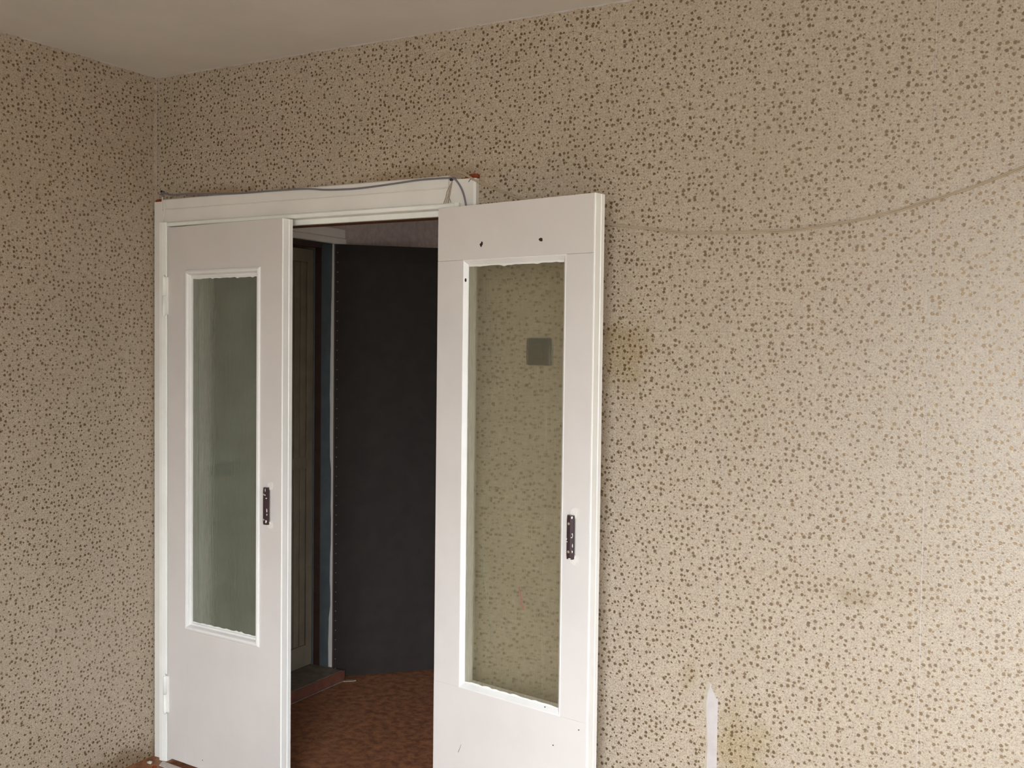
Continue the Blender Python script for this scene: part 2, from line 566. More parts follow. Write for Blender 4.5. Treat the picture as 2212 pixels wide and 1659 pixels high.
# layer of backing paper still stuck along the left side of the tear
bm = bmesh.new()
prism(bm, [(2.1465, 0, 0.592), (2.1515, 0, 0.628), (2.1545, 0, 0.645), (2.160, 0, 0.648), (2.164, 0, 0.638), (2.158, 0, 0.612),
           (2.1545, 0, 0.585), (2.1555, 0, 0.55), (2.1585, 0, 0.50), (2.160, 0, 0.462), (2.1585, 0, 0.43), (2.159, 0, 0.40),
           (2.157, 0, 0.34), (2.160, 0, 0.28), (2.152, 0, 0.28), (2.150, 0, 0.34), (2.153, 0, 0.40), (2.1525, 0, 0.44),
           (2.157, 0, 0.462), (2.1555, 0, 0.50), (2.1535, 0, 0.545), (2.149, 0, 0.575)], (0, -0.0004, 0))
tag(obj('paper_tear', bm, M['tear'], wall_back), 'cream fringe of backing paper along the torn strip')


def strip_left(ya, yb, za, zb, seed, gap=0.0006):
    rnd = random.Random(seed)
    n = 22
    a = [(0, ya + gap + rnd.uniform(-0.0003, 0.0003), za + (zb - za) * i / n) for i in range(n + 1)]
    b = [(0, yb - rnd.uniform(0, 0.0004), za + (zb - za) * i / n) for i in range(n + 1)]
    top = [(0, yb + (ya - yb) * i / 12, zb + rnd.uniform(-0.004, 0.0005)) for i in range(1, 12)]
    bm_ = bmesh.new()
    prism(bm_, b + top + list(reversed(a)), (0.0007, 0, 0))
    return obj('wallpaper_strip', bm_, M['paper_side'], wall_left)


ys = [-0.006, -0.577, -1.10, -1.625, -2.15, -2.675, -3.2, -3.725, ROOM_Y]
for i in range(len(ys) - 1):
    strip_left(ys[i + 1], ys[i], 0.0, zc, 20 + i, gap=0.0007)
# frayed pale paper edge in the corner
rnd = random.Random(3)
n = 40
lo_, hi_ = 2.09, ROOM_Z - 0.03
e1 = [(0, -0.003 - rnd.uniform(0, 0.003), lo_ + (hi_ - lo_) * i / n) for i in range(n + 1)]
e2 = [(0, -0.010 - rnd.uniform(0, 0.008), lo_ + (hi_ - lo_) * i / n) for i in range(n + 1)]
bm = bmesh.new()
prism(bm, e1 + list(reversed(e2)), (0.0014, 0, 0))
tag(obj('corner_paper', bm, M['corner'], wall_left), 'frayed pale paper edge in the corner')

# ------------------------------------------------------------------ double door frame
fr = thing('trim_1', 'white painted frame and casing around the double door', 'door frame', (0.72, 0, 0), kind='structure')
FX = 0.72


def fpart(name, bm_, mat, label=None):
    bmesh.ops.translate(bm_, verts=bm_.verts, vec=(-FX, 0, 0))
    o = obj(name, bm_, mat, fr)
    if label:
        o['label'] = label
    return o


def casing_v(xa, xb, zt_):
    bm_ = bmesh.new()
    prof = [(xa, 0.0), (xa, -0.016), (xa + 0.003, -0.020), (xb - 0.008, -0.020), (xb - 0.004, -0.018), (xb, -0.016), (xb, 0.0)]
    prism(bm_, [(x, y, 0.0) for x, y in prof], (0, 0, zt_))
    return bm_


fpart('casing', casing_v(0.006, 0.050, 2.086), M['trim'])
fpart('casing', casing_v(1.332, 1.401, 2.004), M['trim'])
bm = casing_v(1.303, 1.401, 0.0763)
bmesh.ops.translate(bm, verts=bm.verts, vec=(0, 0, 2.0042))
fpart('casing_corner', bm, M['trim'])
# head casing with a shallow moulded step
bm = bmesh.new()
prof = [(0.0, 2.0945), (-0.015, 2.0945), (-0.019, 2.091), (-0.020, 2.060), (-0.0165, 2.0575), (-0.020, 2.054), (-0.020, 2.010),
        (-0.017, 2.0065), (0.0, 2.0065)]
prism(bm, [(0.046, y, z) for y, z in prof], (1.3025 - 0.046, 0, 0))
fpart('head_casing', bm, M['trim'])
# rebated jambs and head (outer lip, then stop)
bm = bmesh.new()
prism(bm, [(0.050, -0.034, 0), (0.053, -0.037, 0), (0.066, -0.037, 0), (0.083, -0.034, 0), (0.086, -0.030, 0), (0.086, 0.020, 0),
           (0.100, 0.020, 0), (0.100, T + 0.01, 0), (0.050, T + 0.01, 0)], (0, 0, 2.0065))
fpart('jamb', bm, M['bead'])
bm = bmesh.new()
prism(bm, [(1.350, -0.034, 0), (1.335, -0.034, 0), (1.332, -0.030, 0), (1.332, 0.020, 0), (1.316, 0.020, 0), (1.316, T + 0.01, 0),
           (1.350, T + 0.01, 0)], (0, 0, 2.0065))
fpart('jamb', bm, M['bead'])
bm = bmesh.new()
prism(bm, [(0.086, -0.030, 2.0065), (0.086, -0.034, 2.003), (0.086, -0.034, 1.994), (0.086, -0.031, 1.991), (0.086, 0.012, 1.991),
           (0.086, 0.012, 1.974), (0.086, 0.030, 1.974), (0.086, 0.030, 2.0065)], (1.332 - 0.086, 0, 0))
fpart('head_jamb', bm, M['bead'])
fpart('head_stop', B(0.086, 1.332, 0.030, 0.088, 1.9745, 2.019), M['raw_wood'], 'bare brown wood under the door head')
fpart('threshold', B(0.100, 1.316, -0.01, T + 0.01, 0.0, 0.012, bev=0.003), M['sill'])
# broken red-brown end of the head casing, top right, and chip top left
bm = bmesh.new()
prism(bm, [(1.350, 0, 2.0808), (1.404, 0, 2.0812), (1.405, 0, 2.0925), (1.395, 0, 2.095), (1.377, 0, 2.0935), (1.368, 0, 2.087)], (0, -0.017, 0))
fpart('wood_chip', bm, M['brick_red'], 'red-brown bare end of the casing')
bm = bmesh.new()
prism(bm, [(0.008, 0, 2.086), (0.044, 0, 2.0865), (0.046, 0, 2.094), (0.030, 0, 2.0975), (0.012, 0, 2.094)], (0, -0.015, 0))
fpart('wood_chip', bm, M['brick_red'])


# ------------------------------------------------------------------ door leaves
DW, DT = 0.588, 0.048


def ring_profile(bm_, u0, u1, za, zb, prof):
    """mitred moulding around the rectangle; prof = (inset, y) pairs from the outer edge inwards"""
    rings = []
    for (i, y) in prof:
        rings.append([(u0 + i, y, za + i), (u1 - i, y, za + i), (u1 - i, y, zb - i), (u0 + i, y, zb - i)])
    return rings


def bead_side(side, u0, u1, za, zb, prof):
    bm_ = bmesh.new()
    rings = ring_profile(bm_, u0, u1, za, zb, prof)
    ia, ib = {'bottom': (0, 1), 'right': (1, 2), 'top': (2, 3), 'left': (3, 0)}[side]
    A = [bm_.verts.new(r[ia]) for r in rings]
    Bv = [bm_.verts.new(r[ib]) for r in rings]
    n_ = len(prof)
    for j in range(n_ - 1):
        bm_.faces.new((A[j], Bv[j], Bv[j + 1], A[j + 1]))
    bm_.faces.new(A)
    bm_.faces.new(list(reversed(Bv)))
    bm_.faces.new((A[-1], Bv[-1], Bv[0], A[0]))
    return bm_


def glass_pane(u0, u1, za, zb, y):
    return B(u0, u1, y, y + 0.004, za, zb)


def handle(root, u, z0_, z1_, gu, top_plate, bot_plate, label, splats, rivets):
    """screwed-on pull: bent white bracket with a dark plastic grip; u = bracket centre, gu = grip centre"""
    h = obj('door_handle', bracket_bm(u, gu, z0_, z1_, top_plate, bot_plate), M['trim'], root)
    h['label'] = label
    w = 0.0112
    bm_ = bmesh.new()
    prof = [(gu - w, -0.011), (gu - w, -0.018), (gu - w + 0.0025, -0.0215), (gu + 0.003, -0.0225), (gu + w, -0.0190), (gu + w, -0.011)]
    nz = 10
    rings = []
    for i in range(nz + 1):
        t = i / nz
        zz = z0_ + (z1_ - z0_) * t
        s = 1.0 if 0 < i < nz else 0.9
        rings.append([(gu + (x - gu) * s, -0.016 + (y + 0.016) * s, zz) for x, y in prof])
    loft(bm_, rings)
    g = obj('grip', bm_, M['grip'], h)
    g['label'] = 'dark maroon plastic grip'
    for (ru, rz, rr) in rivets:
        b2 = bmesh.new()
        lathe(b2, [(rr, 0.001), (rr, -0.0004), (rr * 0.75, -0.0015), (rr * 0.3, -0.002)], (ru, -0.0217, rz), 'y', 12)
        obj('rivet', b2, M['rivet'], h, smooth=False)
    b2 = bmesh.new()
    rr_ = random.Random(int(u * 1e4))
    for (su, sz, a, b_) in splats:
        yy = -0.0221 if su < gu + 0.003 else -0.0225 + (su - gu - 0.003) / (w - 0.003) * 0.0035
        disc(b2, su, sz, a, b_, yy - 0.0006, yy + 0.002, 9, 0.3, rr_)
    s_ = obj('paint_splash', b2, M['gloss'], h)
    s_['label'] = 'white paint drips on the dark grip'
    return h


def bracket_bm(u, gu, z0_, z1_, tp, bp):
    bm_ = bmesh.new()
    # leaf-shaped foot plates
    for (zc_, zt_, sgn) in ((z1_, tp, 1), (z0_, bp, -1)):
        L_ = abs(zt_ - zc_)
        pts = [(u - 0.006, zc_ - sgn * 0.010), (u - 0.011, zc_ + sgn * L_ * 0.2), (u - 0.011, zc_ + sgn * L_ * 0.55), (u - 0.006, zc_ + sgn * L_ * 0.8),
               (u + 0.003, zc_ + sgn * L_), (u + 0.009, zc_ + sgn * L_ * 0.93), (u + 0.0115, zc_ + sgn * L_ * 0.7), (u + 0.0115, zc_ - sgn * 0.002),
               (u + 0.007, zc_ - sgn * 0.010)]
        prism(bm_, [(a, 0.0, b) for a, b in pts], (0, -0.0035, 0))
        # screw heads
        lathe(bm_, [(0.0032, -0.003), (0.0032, -0.0042), (0.001, -0.0046)], (u - 0.003, 0, zc_ + sgn * L_ * 0.42), 'y', 10)
        # bent leg out to the grip
        path = smooth_path([(u + 0.002, -0.001, zc_ - sgn * 0.002), (u + 0.001, -0.008, zc_ - sgn * 0.006), (gu + 0.002, -0.0125, zc_ - sgn * 0.012),
                            (gu, -0.0135, zc_ - sgn * 0.03)], 5)
        tube(bm_, path, 0.0042, 8)
    box(bm_, gu - 0.006, gu + 0.006, -0.0125, -0.0105, z0_ + 0.004, z1_ - 0.004)
    return bm_


def hinge(root, z0_, z1_, u, y, name='hinge'):
    h = obj(name, lathe(bmesh.new(), [(0.002, z0_ - 0.007), (0.0048, z0_ - 0.004), (0.0068, z0_ + 0.004), (0.0068, (z0_ + z1_) / 2 - 0.0008),
                                      (0.0052, (z0_ + z1_) / 2 - 0.0004)], (u, y, 0), 'z', 14), M['bead'], root, smooth=True)
    zm = (z0_ + z1_) / 2
    obj('knuckle', lathe(bmesh.new(), [(0.0052, zm + 0.0004), (0.0068, zm + 0.0010), (0.0068, z1_ - 0.003), (0.006, z1_ - 0.001), (0.0035, z1_),
                                       (0.003, z1_ + 0.006), (0.001, z1_ + 0.008)], (u, y, 0), 'z', 14), M['bead'], h, smooth=True)
    obj('hinge_leaf', B(u - 0.004, u + 0.012, y + 0.004, y + 0.010, z0_, z1_), M['bead'], h)
    return h


def edge_strip(root):
    """rebated meeting edge: front half, groove, back half"""
    zt_, zb_ = root['zt'], root['zb']
    bm_ = bmesh.new()
    prism(bm_, [(DW - 0.003, 0.0015, zb_), (DW - 0.0005, 0.0, zb_), (DW + 0.0015, 0.003, zb_), (DW + 0.0015, 0.026, zb_), (DW - 0.001, 0.0275, zb_),
                (DW - 0.001, 0.0295, zb_), (DW + 0.001, 0.031, zb_), (DW + 0.001, DT - 0.002, zb_), (DW - 0.002, DT, zb_), (DW - 0.003, DT, zb_)],
          (0, 0, zt_ - zb_))
    o = obj('edge_strip', bm_, M['gloss'], root)
    o['label'] = 'bright white meeting edge of the leaf'
    return o


def leaf(root, zb_, zt_, u0, u1, pz0, pz1, rail_joint, bead_prof, glass_y, bev=0.0012):
    root['zt'], root['zb'] = zt_, zb_
    e = DW - 0.003
    P = M['paint']
    if rail_joint:      # the rails run across the whole leaf, the stiles fit between them
        obj('top_rail', B(0, e, 0, DT, pz1 + 0.0005, zt_, bev=bev), P, root)
        obj('bottom_rail', B(0, e, 0, DT, zb_, pz0, bev=0.0004), P, root)
        obj('hinge_stile', B(0, u0, 0.0003, DT, pz0, pz1, bev=0.0008), P, root)
        obj('lock_stile', B(u1, e, 0.0003, DT, pz0, pz1, bev=0.0008), P, root)
    else:               # one smooth facing sheet with the glazed opening
        bm_ = bmesh.new()
        box(bm_, 0, u0, 0, DT, zb_, zt_, bev=bev)
        box(bm_, u1, e, 0, DT, zb_, zt_)
        box(bm_, u0, u1, 0, DT, pz1, zt_)
        box(bm_, u0, u1, 0, DT, zb_, pz0)
        obj('door_panel', bm_, P, root)
    edge_strip(root)
    for side in ('left', 'right', 'top', 'bottom'):
        obj('glazing_bead', bead_side(side, u0 - 0.0005, u1 + 0.0005, pz0 - 0.0005, pz1 + 0.0005, bead_prof), M['glaze'], root)
    # ragged line of paint / putty where glass meets bead
    i_in = bead_prof[-2][0]
    rr_ = random.Random(int(u0 * 1e5))
    bm_ = bmesh.new()
    for (za, zb2, sg) in ((pz1 - i_in, 0, -1), (pz0 + i_in, 0, 1)):
        nn = 26
        a = [(u0 + i_in + (u1 - u0 - 2 * i_in) * i / nn, glass_y - 0.0006, za - sg * 0.002) for i in range(nn + 1)]
        b = [(u0 + i_in + (u1 - u0 - 2 * i_in) * i / nn, glass_y - 0.0006, za + sg * (0.003 + abs(rr_.gauss(0, 0.0022)))) for i in range(nn + 1)]
        prism(bm_, a + list(reversed(b)), (0, 0.0004, 0))
    obj('putty_line', bm_, M['glaze'], root)
    gp = obj('glass_pane', glass_pane(u0 + 0.004, u1 - 0.004, pz0 + 0.004, pz1 - 0.004, glass_y), M['glass_l' if not rail_joint else 'glass'], root)
    gp['label'] = 'green tinted rippled glass'
    # beads on the other face, holding the pane
    back = [(0, DT - 0.002), (0, DT + 0.004), (0.012, DT + 0.004), (0.016, DT - 0.004), (0.016, glass_y + 0.0045), (0.004, glass_y + 0.0045)]
    for side in ('left', 'right', 'top', 'bottom'):
        obj('back_bead', bead_side(side, u0 - 0.0005, u1 + 0.0005, pz0 - 0.0005, pz1 + 0.0005, back), M['glaze'], root)


# left leaf, nearly closed
LA = -4.0156
dl = thing('door_1', 'nearly closed left leaf of the white double door with greenish glass', 'door', (0.09454, -0.0350, 0),
           math.radians(LA), kind='structure')
bead_l = [(0.0, 0.0005), (0.0, -0.003), (0.003, -0.0065), (0.008, -0.0080), (0.013, -0.0065), (0.0165, -0.002), (0.018, 0.003), (0.020, 0.006),
          (0.026, 0.007), (0.0265, 0.0115), (0.0, 0.0115)]
leaf(dl, 0.018, 1.987, 0.1005, 0.4845, 0.517, 1.8275, False, bead_l, 0.012)
handle(dl, 0.534, 0.950, 1.077, 0.5305, 1.094, 0.935, 'white bracketed pull with dark grip on the left leaf',
       [(0.5335, 1.068, 0.0012, 0.005), (0.533, 1.0515, 0.0018, 0.002), (0.5365, 1.041, 0.003, 0.002), (0.536, 0.962, 0.003, 0.005), (0.539, 1.000, 0.0015, 0.006),
        (0.5395, 0.985, 0.0014, 0.003)], [(0.5265, 1.053, 0.0034), (0.5265, 0.967, 0.0034)])
hinge(dl, 1.668, 1.806, -0.009, -0.0095)
hinge(dl, 0.190, 0.326, -0.005, -0.0085)
bm = bmesh.new()
disc(bm, 0.193, 0.052, 0.002, 0.002, -0.0004, 0.001, 8, 0.2)
obj('nail_hole', bm, M['hole'], dl)

# right leaf, thrown right back towards the wall
RA = -9.693
dr = thing('door_2', 'wide open right leaf of the white double door with wallpaper showing through its glass', 'door',
           (1.30921, -0.08592, 0), math.radians(RA), kind='structure')
bead_r = [(0.0, 0.001), (0.0, -0.0005), (0.0025, -0.0010), (0.004, 0.000), (0.0135, 0.0090), (0.0145, 0.0115), (0.0, 0.0115)]
DW_keep = DW
DW = 0.576
leaf(dr, 0.012, 1.984, 0.1035, 0.4825, 0.531, 1.8225, True, bead_r, 0.012)
handle(dr, 0.5235, 0.983, 1.1045, 0.5215, 1.1245, 0.965, 'white bracketed pull with dark grip on the open leaf',
       [(0.5290, 1.099, 0.0022, 0.0032), (0.5305, 1.054, 0.0022, 0.0014), (0.5285, 1.044, 0.0028, 0.0012), (0.5315, 1.049, 0.0008, 0.0040), (0.5315, 1.021, 0.0010, 0.005), (0.5310, 1.005, 0.0012, 0.003),
        (0.513, 1.038, 0.0012, 0.0022), (0.515, 1.031, 0.0010, 0.0012), (0.524, 0.985, 0.005, 0.0013)], [(0.5195, 1.0815, 0.0040), (0.5195, 1.0035, 0.0040)])
bm = bmesh.new()
prism(bm, [(0.1735, -0.0004, 1.8570), (0.1670, -0.0004, 1.8660), (0.1725, -0.0004, 1.8700), (0.1750, -0.0004, 1.8750), (0.1795, -0.0004, 1.8725), (0.1800, -0.0004, 1.8660)],
      (0, 0.001, 0))
obj('nail_hole', bm, M['hole'], dr)
bm = bmesh.new()
disc(bm, 0.394, 1.868, 0.0070, 0.0058, -0.0004, 0.001, 10, 0.2)
obj('nail_hole', bm, M['hole'], dr)
for (u, z, ru, rz) in ((0.461, 0.443, 0.0022, 0.0022), (0.548, 0.508, 0.0026, 0.0018), (0.430, 0.545, 0.0018, 0.0018)):
    bm = bmesh.new()
    disc(bm, u, z, ru, rz, -0.0004, 0.001, 8, 0.3)
    obj('paint_chip', bm, M['hole'], dr)
bm = bmesh.new()
prism(bm, [(0.1030, -0.0003, 0.330), (0.1045, -0.0003, 0.330), (0.1160, -0.0003, 0.357), (0.1152, -0.0003, 0.357)], (0, 0.001, 0))
obj('scratch', bm, M['hole'], dr)
# marks on the glass of the open leaf
bm = bmesh.new()
prism(bm, [(0.3205, 0.0112, 0.868), (0.3240, 0.0112, 0.872), (0.3290, 0.0112, 0.850), (0.3345, 0.0112, 0.826), (0.3400, 0.0112, 0.812), (0.3440, 0.0112, 0.806),
           (0.3370, 0.0112, 0.806), (0.3300, 0.0112, 0.822), (0.3250, 0.0112, 0.845)], (0, 0.0004, 0))
o_ = obj('paint_smear', bm, M['smear'], dr)
o_['label'] = 'small faded red smear on the glass'
bm = bmesh.new()
tube(bm, smooth_path([(0.188, 0.0116, 0.985), (0.1865, 0.0116, 0.93), (0.189, 0.0116, 0.875), (0.200, 0.0116, 0.82), (0.212, 0.0116, 0.77), (0.218, 0.0116, 0.72), (0.217, 0.0116, 0.67)], 5), 0.0007, 5)
o_ = obj('glass_crack', bm, M['crack'], dr)
o_['label'] = 'thin bluish crack line in the glass'
bm = bmesh.new()
pts_ = []
for j in range(10):
    a_ = 2 * math.pi * j / 10
    du_, dz_ = 0.0020 * math.cos(a_), 0.0058 * math.sin(a_)
    pts_.append((0.1112 + du_, 0.0034 + du_ * 0.95 - 0.0004, 1.763 + dz_))
prism(bm, pts_, (-0.0003, 0.0006, 0))
obj('screw_hole', bm, M['hole'], dr)
DW = DW_keep

# ------------------------------------------------------------------ hall entrance: frame, outer plank door, open black padded leaf
ef = thing('trim_2', 'grey white frame of the hall entrance with blue painted reveal', 'door frame', (0, (HO0 + HO1) / 2, 0), kind='structure')
EY = (HO0 + HO1) / 2


def epart(name, bm_, mat, label=None):
    bmesh.ops.translate(bm_, verts=bm_.verts, vec=(0, -EY, 0))
    o = obj(name, bm_, mat, ef)
    if label:
        o['label'] = label
    return o


epart('casing', B(0, 0.018, HO0 - 0.07, HO0, 0, 2.03, bev=0.002), M['trim'])
epart('casing', B(0, 0.014, HO1 + 0.016, HO1 + 0.066, 0, 2.03, bev=0.002), M['trim'])
bm = bmesh.new()
prism(bm, [(0, HO0 - 0.07, 2.102), (0.014, HO0 - 0.07, 2.102), (0.016, HO0 - 0.07, 2.098), (0.016, HO0 - 0.07, 2.064), (0.012, HO0 - 0.07, 2.061),
           (0.020, HO0 - 0.07, 2.056), (0.022, HO0 - 0.07, 2.034), (0.018, HO0 - 0.07, 2.030), (0, HO0 - 0.07, 2.030)], (0, HO1 + 0.066 - HO0 + 0.07, 0))
epart('head_casing', bm, M['trim'])
# chipped cream arris on the far jamb
rnd = random.Random(11)
nz = 34
bm = bmesh.new()
rings = []
for i in range(nz + 1):
    z = 0.055 + (2.03 - 0.055) * i / nz
    wv_ = 0.010 + 0.005 * math.sin(z * 5.0 + 1.0) + rnd.uniform(-0.002, 0.002)
    if 0.86 < z < 1.04 or 0.30 < z < 0.42:
        wv_ = 0.005
    rings.append([(0.004, HO1 - 0.002, z), (0.004, HO1 + 0.004, z), (-wv_, HO1 + 0.004, z), (-wv_, HO1 - 0.002, z)])
loft(bm, rings)
epart('jamb_edge', bm, M['trim'], 'chipped cream paint along the jamb edge')
epart('reveal', B(-0.068, 0.0, HO1 - 0.001, HO1 + 0.004, 0.05, HOZ), M['blue'], 'blue grey painted reveal')
epart('reveal', B(-0.068, 0.0, HO0 - 0.004, HO0 + 0.001, 0.05, HOZ), M['blue'], 'blue grey painted reveal')
epart('head_reveal', B(-0.068, 0.0, HO0, HO1, HOZ - 0.003, HOZ + 0.002), M['blue'])
epart('door_stop', B(-0.104, -0.068, HO1 - 0.004, HO1 + 0.004, 0.05, HOZ), M['dark_brown'], 'dark brown stop behind the blue reveal')
epart('door_stop', B(-0.104, -0.068, HO0 - 0.004, HO0 + 0.004, 0.05, HOZ), M['dark_brown'])
epart('head_stop', B(-0.104, -0.068, HO0, HO1, HOZ - 0.02, HOZ + 0.002), M['dark_brown'])
epart('sill', B(-0.28, 0.068, HO0 - 0.0, HO1 - 0.0, 0.036, 0.052, bev=0.003), M['sill'], 'worn grey sill board')
epart('riser', B(0.052, 0.072, HO0 - 0.10, HO1 + 0.012, 0.0, 0.050, bev=0.002), M['red_paint'], 'red-brown painted riser below the sill')
bm = bmesh.new()
tube(bm, [(0.076, HO0 - 0.1, 0.004), (0.077, 0.6, 0.003), (0.077, 0.83, 0.004), (0.076, HO1, 0.003)], 0.0028, 6)
epart('floor_bead', bm, M['sill'])

ed = thing('door_3', 'closed dark plank entrance door in the recess beyond the blue reveal', 'door', (-0.125, EY, 0.056), kind='structure')
yy0, yy1 = HO0 - 0.03 - EY, HO1 + 0.0 - EY
zt3 = 1.95
obj('door_slab', B(-0.04, 0.0, yy0, yy1, 0.0, zt3), M['dark_brown'], ed)
ny = 17
pw = (yy1 - yy0 - 0.10) / ny
for i in range(ny):
    a = yy0 + 0.05 + i * pw
    obj('plank', B(0.0, 0.009, a + 0.0015, a + pw - 0.0015, 0.10, zt3 - 0.06, bev=0.003), M['plank'], ed)
obj('stile', B(0.0, 0.014, yy1 - 0.05, yy1 - 0.008, 0.0, zt3, bev=0.002), M['plank'], ed)
obj('stile', B(0.0, 0.014, yy0, yy0 + 0.05, 0.0, zt3, bev=0.002), M['dark_brown'], ed)
obj('edge_moulding', B(0.0, 0.02, yy1 - 0.008, yy1 - 0.001, 0.0, zt3, bev=0.001), M['blue'], ed)
obj('top_rail', B(0.0, 0.014, yy0 + 0.05, yy1 - 0.05, zt3 - 0.06, zt3, bev=0.002), M['plank'], ed)
obj('bottom_rail', B(0.0, 0.014, yy0 + 0.05, yy1 - 0.05, 0.0, 0.10, bev=0.002), M['plank'], ed)
obj('mid_rail', B(0.009, 0.0115, yy0 + 0.05, yy1 - 0.05, 0.93, 0.985, bev=0.001), M['plank'], ed)
lk = obj('lock', B(0.014, 0.055, yy0 + 0.13, yy0 + 0.26, 0.955, 1.01, bev=0.006), M['hole'], ed)
lk['label'] = 'dark lock box behind the glass of the left leaf'
obj('lock_knob', lathe(bmesh.new(), [(0.010, 0.054), (0.010, 0.064), (0.016, 0.070), (0.016, 0.084), (0.008, 0.088)], (0, yy0 + 0.2, 0.975), 'x', 14), M['hole'], lk)

pd = thing('padded_door', 'black padded door leaf standing open in the dark hall', 'door', (0.004, 1.0385, 0.008), math.radians(45), kind='structure')
LW, LT, LH = 0.775, 0.042, 2.022
bm = bmesh.new()
nu, nzv = 12, 26
rr_ = random.Random(5)
verts = {}
for i in range(nu + 1):
    for j in range(nzv + 1):
        u = LW * i / nu
        z = LH * j / nzv
        edge = min(i, nu - i, j, nzv - j)
        puff = (0.0 if edge == 0 else (0.006 if edge == 1 else 0.009)) + (rr_.uniform(-0.0015, 0.0015) if edge > 0 else 0)
        verts[i, j] = bm.verts.new((u, -puff, z))
for i in range(nu):
    for j in range(nzv):
        bm.faces.new((verts[i, j], verts[i + 1, j], verts[i + 1, j + 1], verts[i, j + 1]))
border = [verts[i, 0] for i in range(nu + 1)] + [verts[nu, j] for j in range(1, nzv + 1)] + [verts[i, nzv] for i in range(nu - 1, -1, -1)] + \
         [verts[0, j] for j in range(nzv - 1, 0, -1)]
bk = [bm.verts.new((v.co.x, LT, v.co.z)) for v in border]
for i in range(len(border)):
    bm.faces.new((border[i], bk[i], bk[(i + 1) % len(bk)], border[(i + 1) % len(border)]))
bm.faces.new(list(reversed(bk)))
obj('padding', bm, M['black_vinyl'], pd, smooth=False)
# row of upholstery studs down the hinge side
stud_me = None
for j in range(44):
    z = 0.04 + j * 0.0452
    if stud_me is None:
        bm = bmesh.new()
        lathe(bm, [(0.0026, 0.002), (0.0026, -0.0002), (0.0019, -0.0014), (0.0006, -0.0019)], (0, 0, 0), 'y', 8)
        s0 = obj('upholstery_stud', bm, M['stud'], pd)
        stud_me = s0.data
    else:
        s0 = bpy.data.objects.new('upholstery_stud', stud_me)
        COL.objects.link(s0)
        s0.parent = pd
    s0.location = (0.014, -0.0012, z)
obj('edge_trim', B(-0.002, 0.004, -0.0025, LT, 0.0, LH, bev=0.001), M['dark_brown'], pd)
# scrap of paper under the hinge foot
bm = bmesh.new()
prism(bm, [(0.078, 1.028, 0.0004), (0.112, 1.052, 0.0004), (0.120, 1.070, 0.0004), (0.096, 1.066, 0.0004), (0.080, 1.050, 0.0004)], (0, 0, 0.003))
tag(obj('paper_scrap', bm, M['twine']), 'small pale scrap on the floor at the foot of the black door', 'scrap')

# ------------------------------------------------------------------ things on the wall and frame
# light switch behind the open leaf, seen through its glass
sw = thing('light_switch', 'black square light switch on the wall behind the glass of the open leaf', 'light switch', (1.622, -0.0008, 1.552))
bm = bmesh.new()
box(bm, -0.041, 0.041, -0.012, 0.0, -0.041, 0.041, bev=0.005)
obj('switch_plate', bm, M['switch'], sw)
obj('rocker', B(-0.016, 0.016, -0.017, -0.011, -0.022, 0.022, bev=0.002), M['switch'], sw)

CY = -0.0235                                # cable axis just proud of the casing
path = [on_y(x, y, CY) for x, y in ((353, 417), (372, 421), (400, 419), (450, 419.5), (500, 418.5), (535, 416.5), (607, 411), (662, 408), (700, 410),
                                    (735, 409.5), (780, 406.5), (850, 397), (900, 389.5), (940, 386), (970, 384.5), (981, 386), (991.5, 398), (999.5, 414),
                                    (1004, 430), (1008, 452), (1013, 480))]
bm = bmesh.new()
tube(bm, smooth_path(path, 5), 0.0031, 8)
tag(obj('grey_cable', bm, M['cable_grey']), 'thin grey cable running along the top of the white door frame', 'cable')

path = [on_y(x, y, -0.0222) for x, y in ((351, 426), (349.5, 440), (349.5, 452), (352, 470), (350, 484), (347, 500), (348, 514), (351.5, 526), (350, 530))]
path2 = [on_y(x, y, -0.0222) for x, y in ((356, 432), (355.5, 446), (354.5, 460), (353, 474))]
bm = bmesh.new()
tube(bm, smooth_path(path, 5), 0.0016, 6)
tube(bm, smooth_path(path2, 5), 0.0018, 6)
tag(obj('painted_wire', bm, M['trim']), 'paint covered wire hanging down the left casing of the door frame', 'wire')


def nail(name, px_, py_, label, r=0.0045, y=-0.020):
    p = on_y(px_, py_, y - 0.006)
    bm_ = bmesh.new()
    lathe(bm_, [(r * 0.45, 0.008), (r * 0.45, -0.003), (r, -0.0035), (r, -0.0055), (r * 0.5, -0.0062)], p, 'y', 12)
    return tag(obj(name, bm_, M['nail']), label, 'nail', group='nails in the head of the door frame')


nail('nail', 976, 388.5, 'dark nail under the bend of the grey cable at the right end of the frame')
p = on_y(352, 414, -0.006)
bm = bmesh.new()
lathe(bm, [(0.002, 0.0065), (0.002, -0.006), (0.0042, -0.0065), (0.0042, -0.009), (0.002, -0.010)], p, 'y', 12)
nl = tag(obj('nail', bm, M['nail']), 'dark nail with a twist of wire in the top left corner of the frame', 'nail', group='nails in the head of the door frame')
bm = bmesh.new()
hel = [p + Vector((0.006 * math.cos(a * 0.9), -0.004 + 0.0008 * math.sin(a), -0.002 - 0.0006 * a + 0.005 * math.sin(a * 0.9))) for a in [i * 0.5 for i in range(34)]]
tube(bm, hel, 0.0016, 6)
tag(obj('wire_knot', bm, M['cable_grey']), 'twist of grey wire round the nail in the top left corner', 'wire')

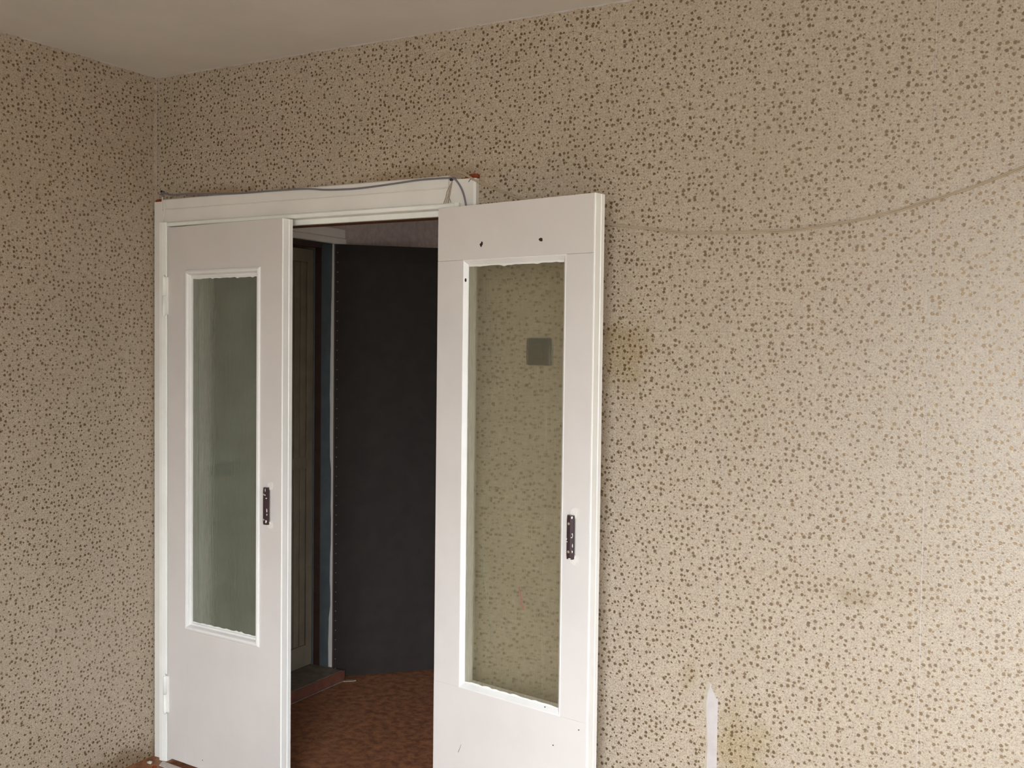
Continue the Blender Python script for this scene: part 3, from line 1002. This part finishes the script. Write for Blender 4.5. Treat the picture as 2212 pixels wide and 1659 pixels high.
# frayed twine hanging from the right-hand nail
tw = thing('twine', 'frayed pale twine hanging from the nail on the door head', 'string', on_y(977, 391, -0.0215))
org = tw.location.copy()
for s in range(4):
    rr_ = random.Random(40 + s)
    tgt = [(958, 441), (962, 443), (967, 442), (974, 437)][s]
    mid = [(966, 413), (970, 416), (971, 424), (968, 424)][s]
    st_ = (977, 391) if s < 3 else (969, 418)
    pts = [on_y(st_[0], st_[1], -0.0215), on_y((st_[0] + mid[0]) / 2 + rr_.uniform(-1, 1), (st_[1] + mid[1]) / 2, -0.0222), on_y(mid[0], mid[1], -0.0220),
           on_y((mid[0] + tgt[0]) / 2 + rr_.uniform(-1, 1), (mid[1] + tgt[1]) / 2, -0.0222), on_y(tgt[0], tgt[1], -0.0240)]
    bm = bmesh.new()
    tube(bm, [q - org for q in smooth_path(pts, 4)], 0.0016, 6)
    obj('strand', bm, M['twine'], tw)

# twin beige wire drooping across the wall
bw = [(987, 371, -0.0225), (1000, 374, -0.0225), (1011, 379.8, -0.0225), (1024, 388, -0.0225), (1036, 394, -0.010), (1069, 407.6, -0.0034), (1099, 418.6, -0.0034), (1124, 429.5, -0.0034), (1200, 454, -0.0034),
      (1260, 471, -0.0034), (1315, 484, -0.0034), (1392, 493, -0.0034), (1448, 500, -0.0034), (1483, 503, -0.0034), (1562, 502, -0.0034), (1652, 500.5, -0.0034), (1700, 498.5, -0.0034), (1793, 485, -0.0034),
      (1874, 471, -0.0034), (1932, 457, -0.0034), (2012, 432, -0.0034), (2094, 406.5, -0.0034), (2163, 381, -0.0034), (2212, 361, -0.0034), (2300, 322, -0.0034), (2420, 262, -0.0034)]
base = smooth_path([on_y(a, b, c) for a, b, c in bw], 5)
wire = thing('beige_wire', 'twin beige wire drooping across the speckled wall from the door frame', 'wire', base[0])
for s, dz in ((0, 0.0019), (1, -0.0019)):
    bm = bmesh.new()
    tube(bm, [q - base[0] + Vector((0, 0, dz + 0.0006 * math.sin(i * 0.35 + s))) for i, q in enumerate(base)], 0.0020, 6)
    obj('wire_core', bm, M['cable_beige'], wire)

# stray pin beside the wire
bm = bmesh.new()
tube(bm, [on_y(1022, 380, -0.0215), on_y(1017, 386, -0.023), on_y(1012, 393, -0.0215)], 0.0010, 6)
tag(obj('bent_pin', bm, M['nail']), 'thin bent pin stuck beside the beige wire on the casing', 'pin')

# rubble where floor, wall and frame meet
rr_ = random.Random(9)
for (x, y, s, mt, lab, nm) in ((0.050, -0.080, 0.012, 'debris', 'white plaster crumb on the floor in the left corner', 'plaster_crumb'),
                               (0.095, -0.098, 0.010, 'brick_red', 'red-brown crumb on the floor at the foot of the casing', 'brick_crumb')):
    bm = bmesh.new()
    bmesh.ops.create_icosphere(bm, subdivisions=1, radius=s)
    for v in bm.verts:
        v.co = Vector((v.co.x * rr_.uniform(0.7, 1.3), v.co.y * rr_.uniform(0.7, 1.3), v.co.z * 0.5 * rr_.uniform(0.8, 1.1)))
    mz = min(v.co.z for v in bm.verts)
    bmesh.ops.translate(bm, verts=bm.verts, vec=(x, y, -mz))
    tag(obj(nm, bm, M[mt]), lab, 'crumb')
bm = bmesh.new()
prism(bm, [(0.078, -0.044, 0.0005), (0.34, -0.062, 0.0005), (0.66, -0.082, 0.0005), (0.66, -0.125, 0.0005), (0.36, -0.100, 0.0005), (0.095, -0.076, 0.0005)], (0, 0, 0.003))
tag(obj('board_strip', bm, M['debris']), 'pale painted strip on the floor under the left leaf', 'floor strip')
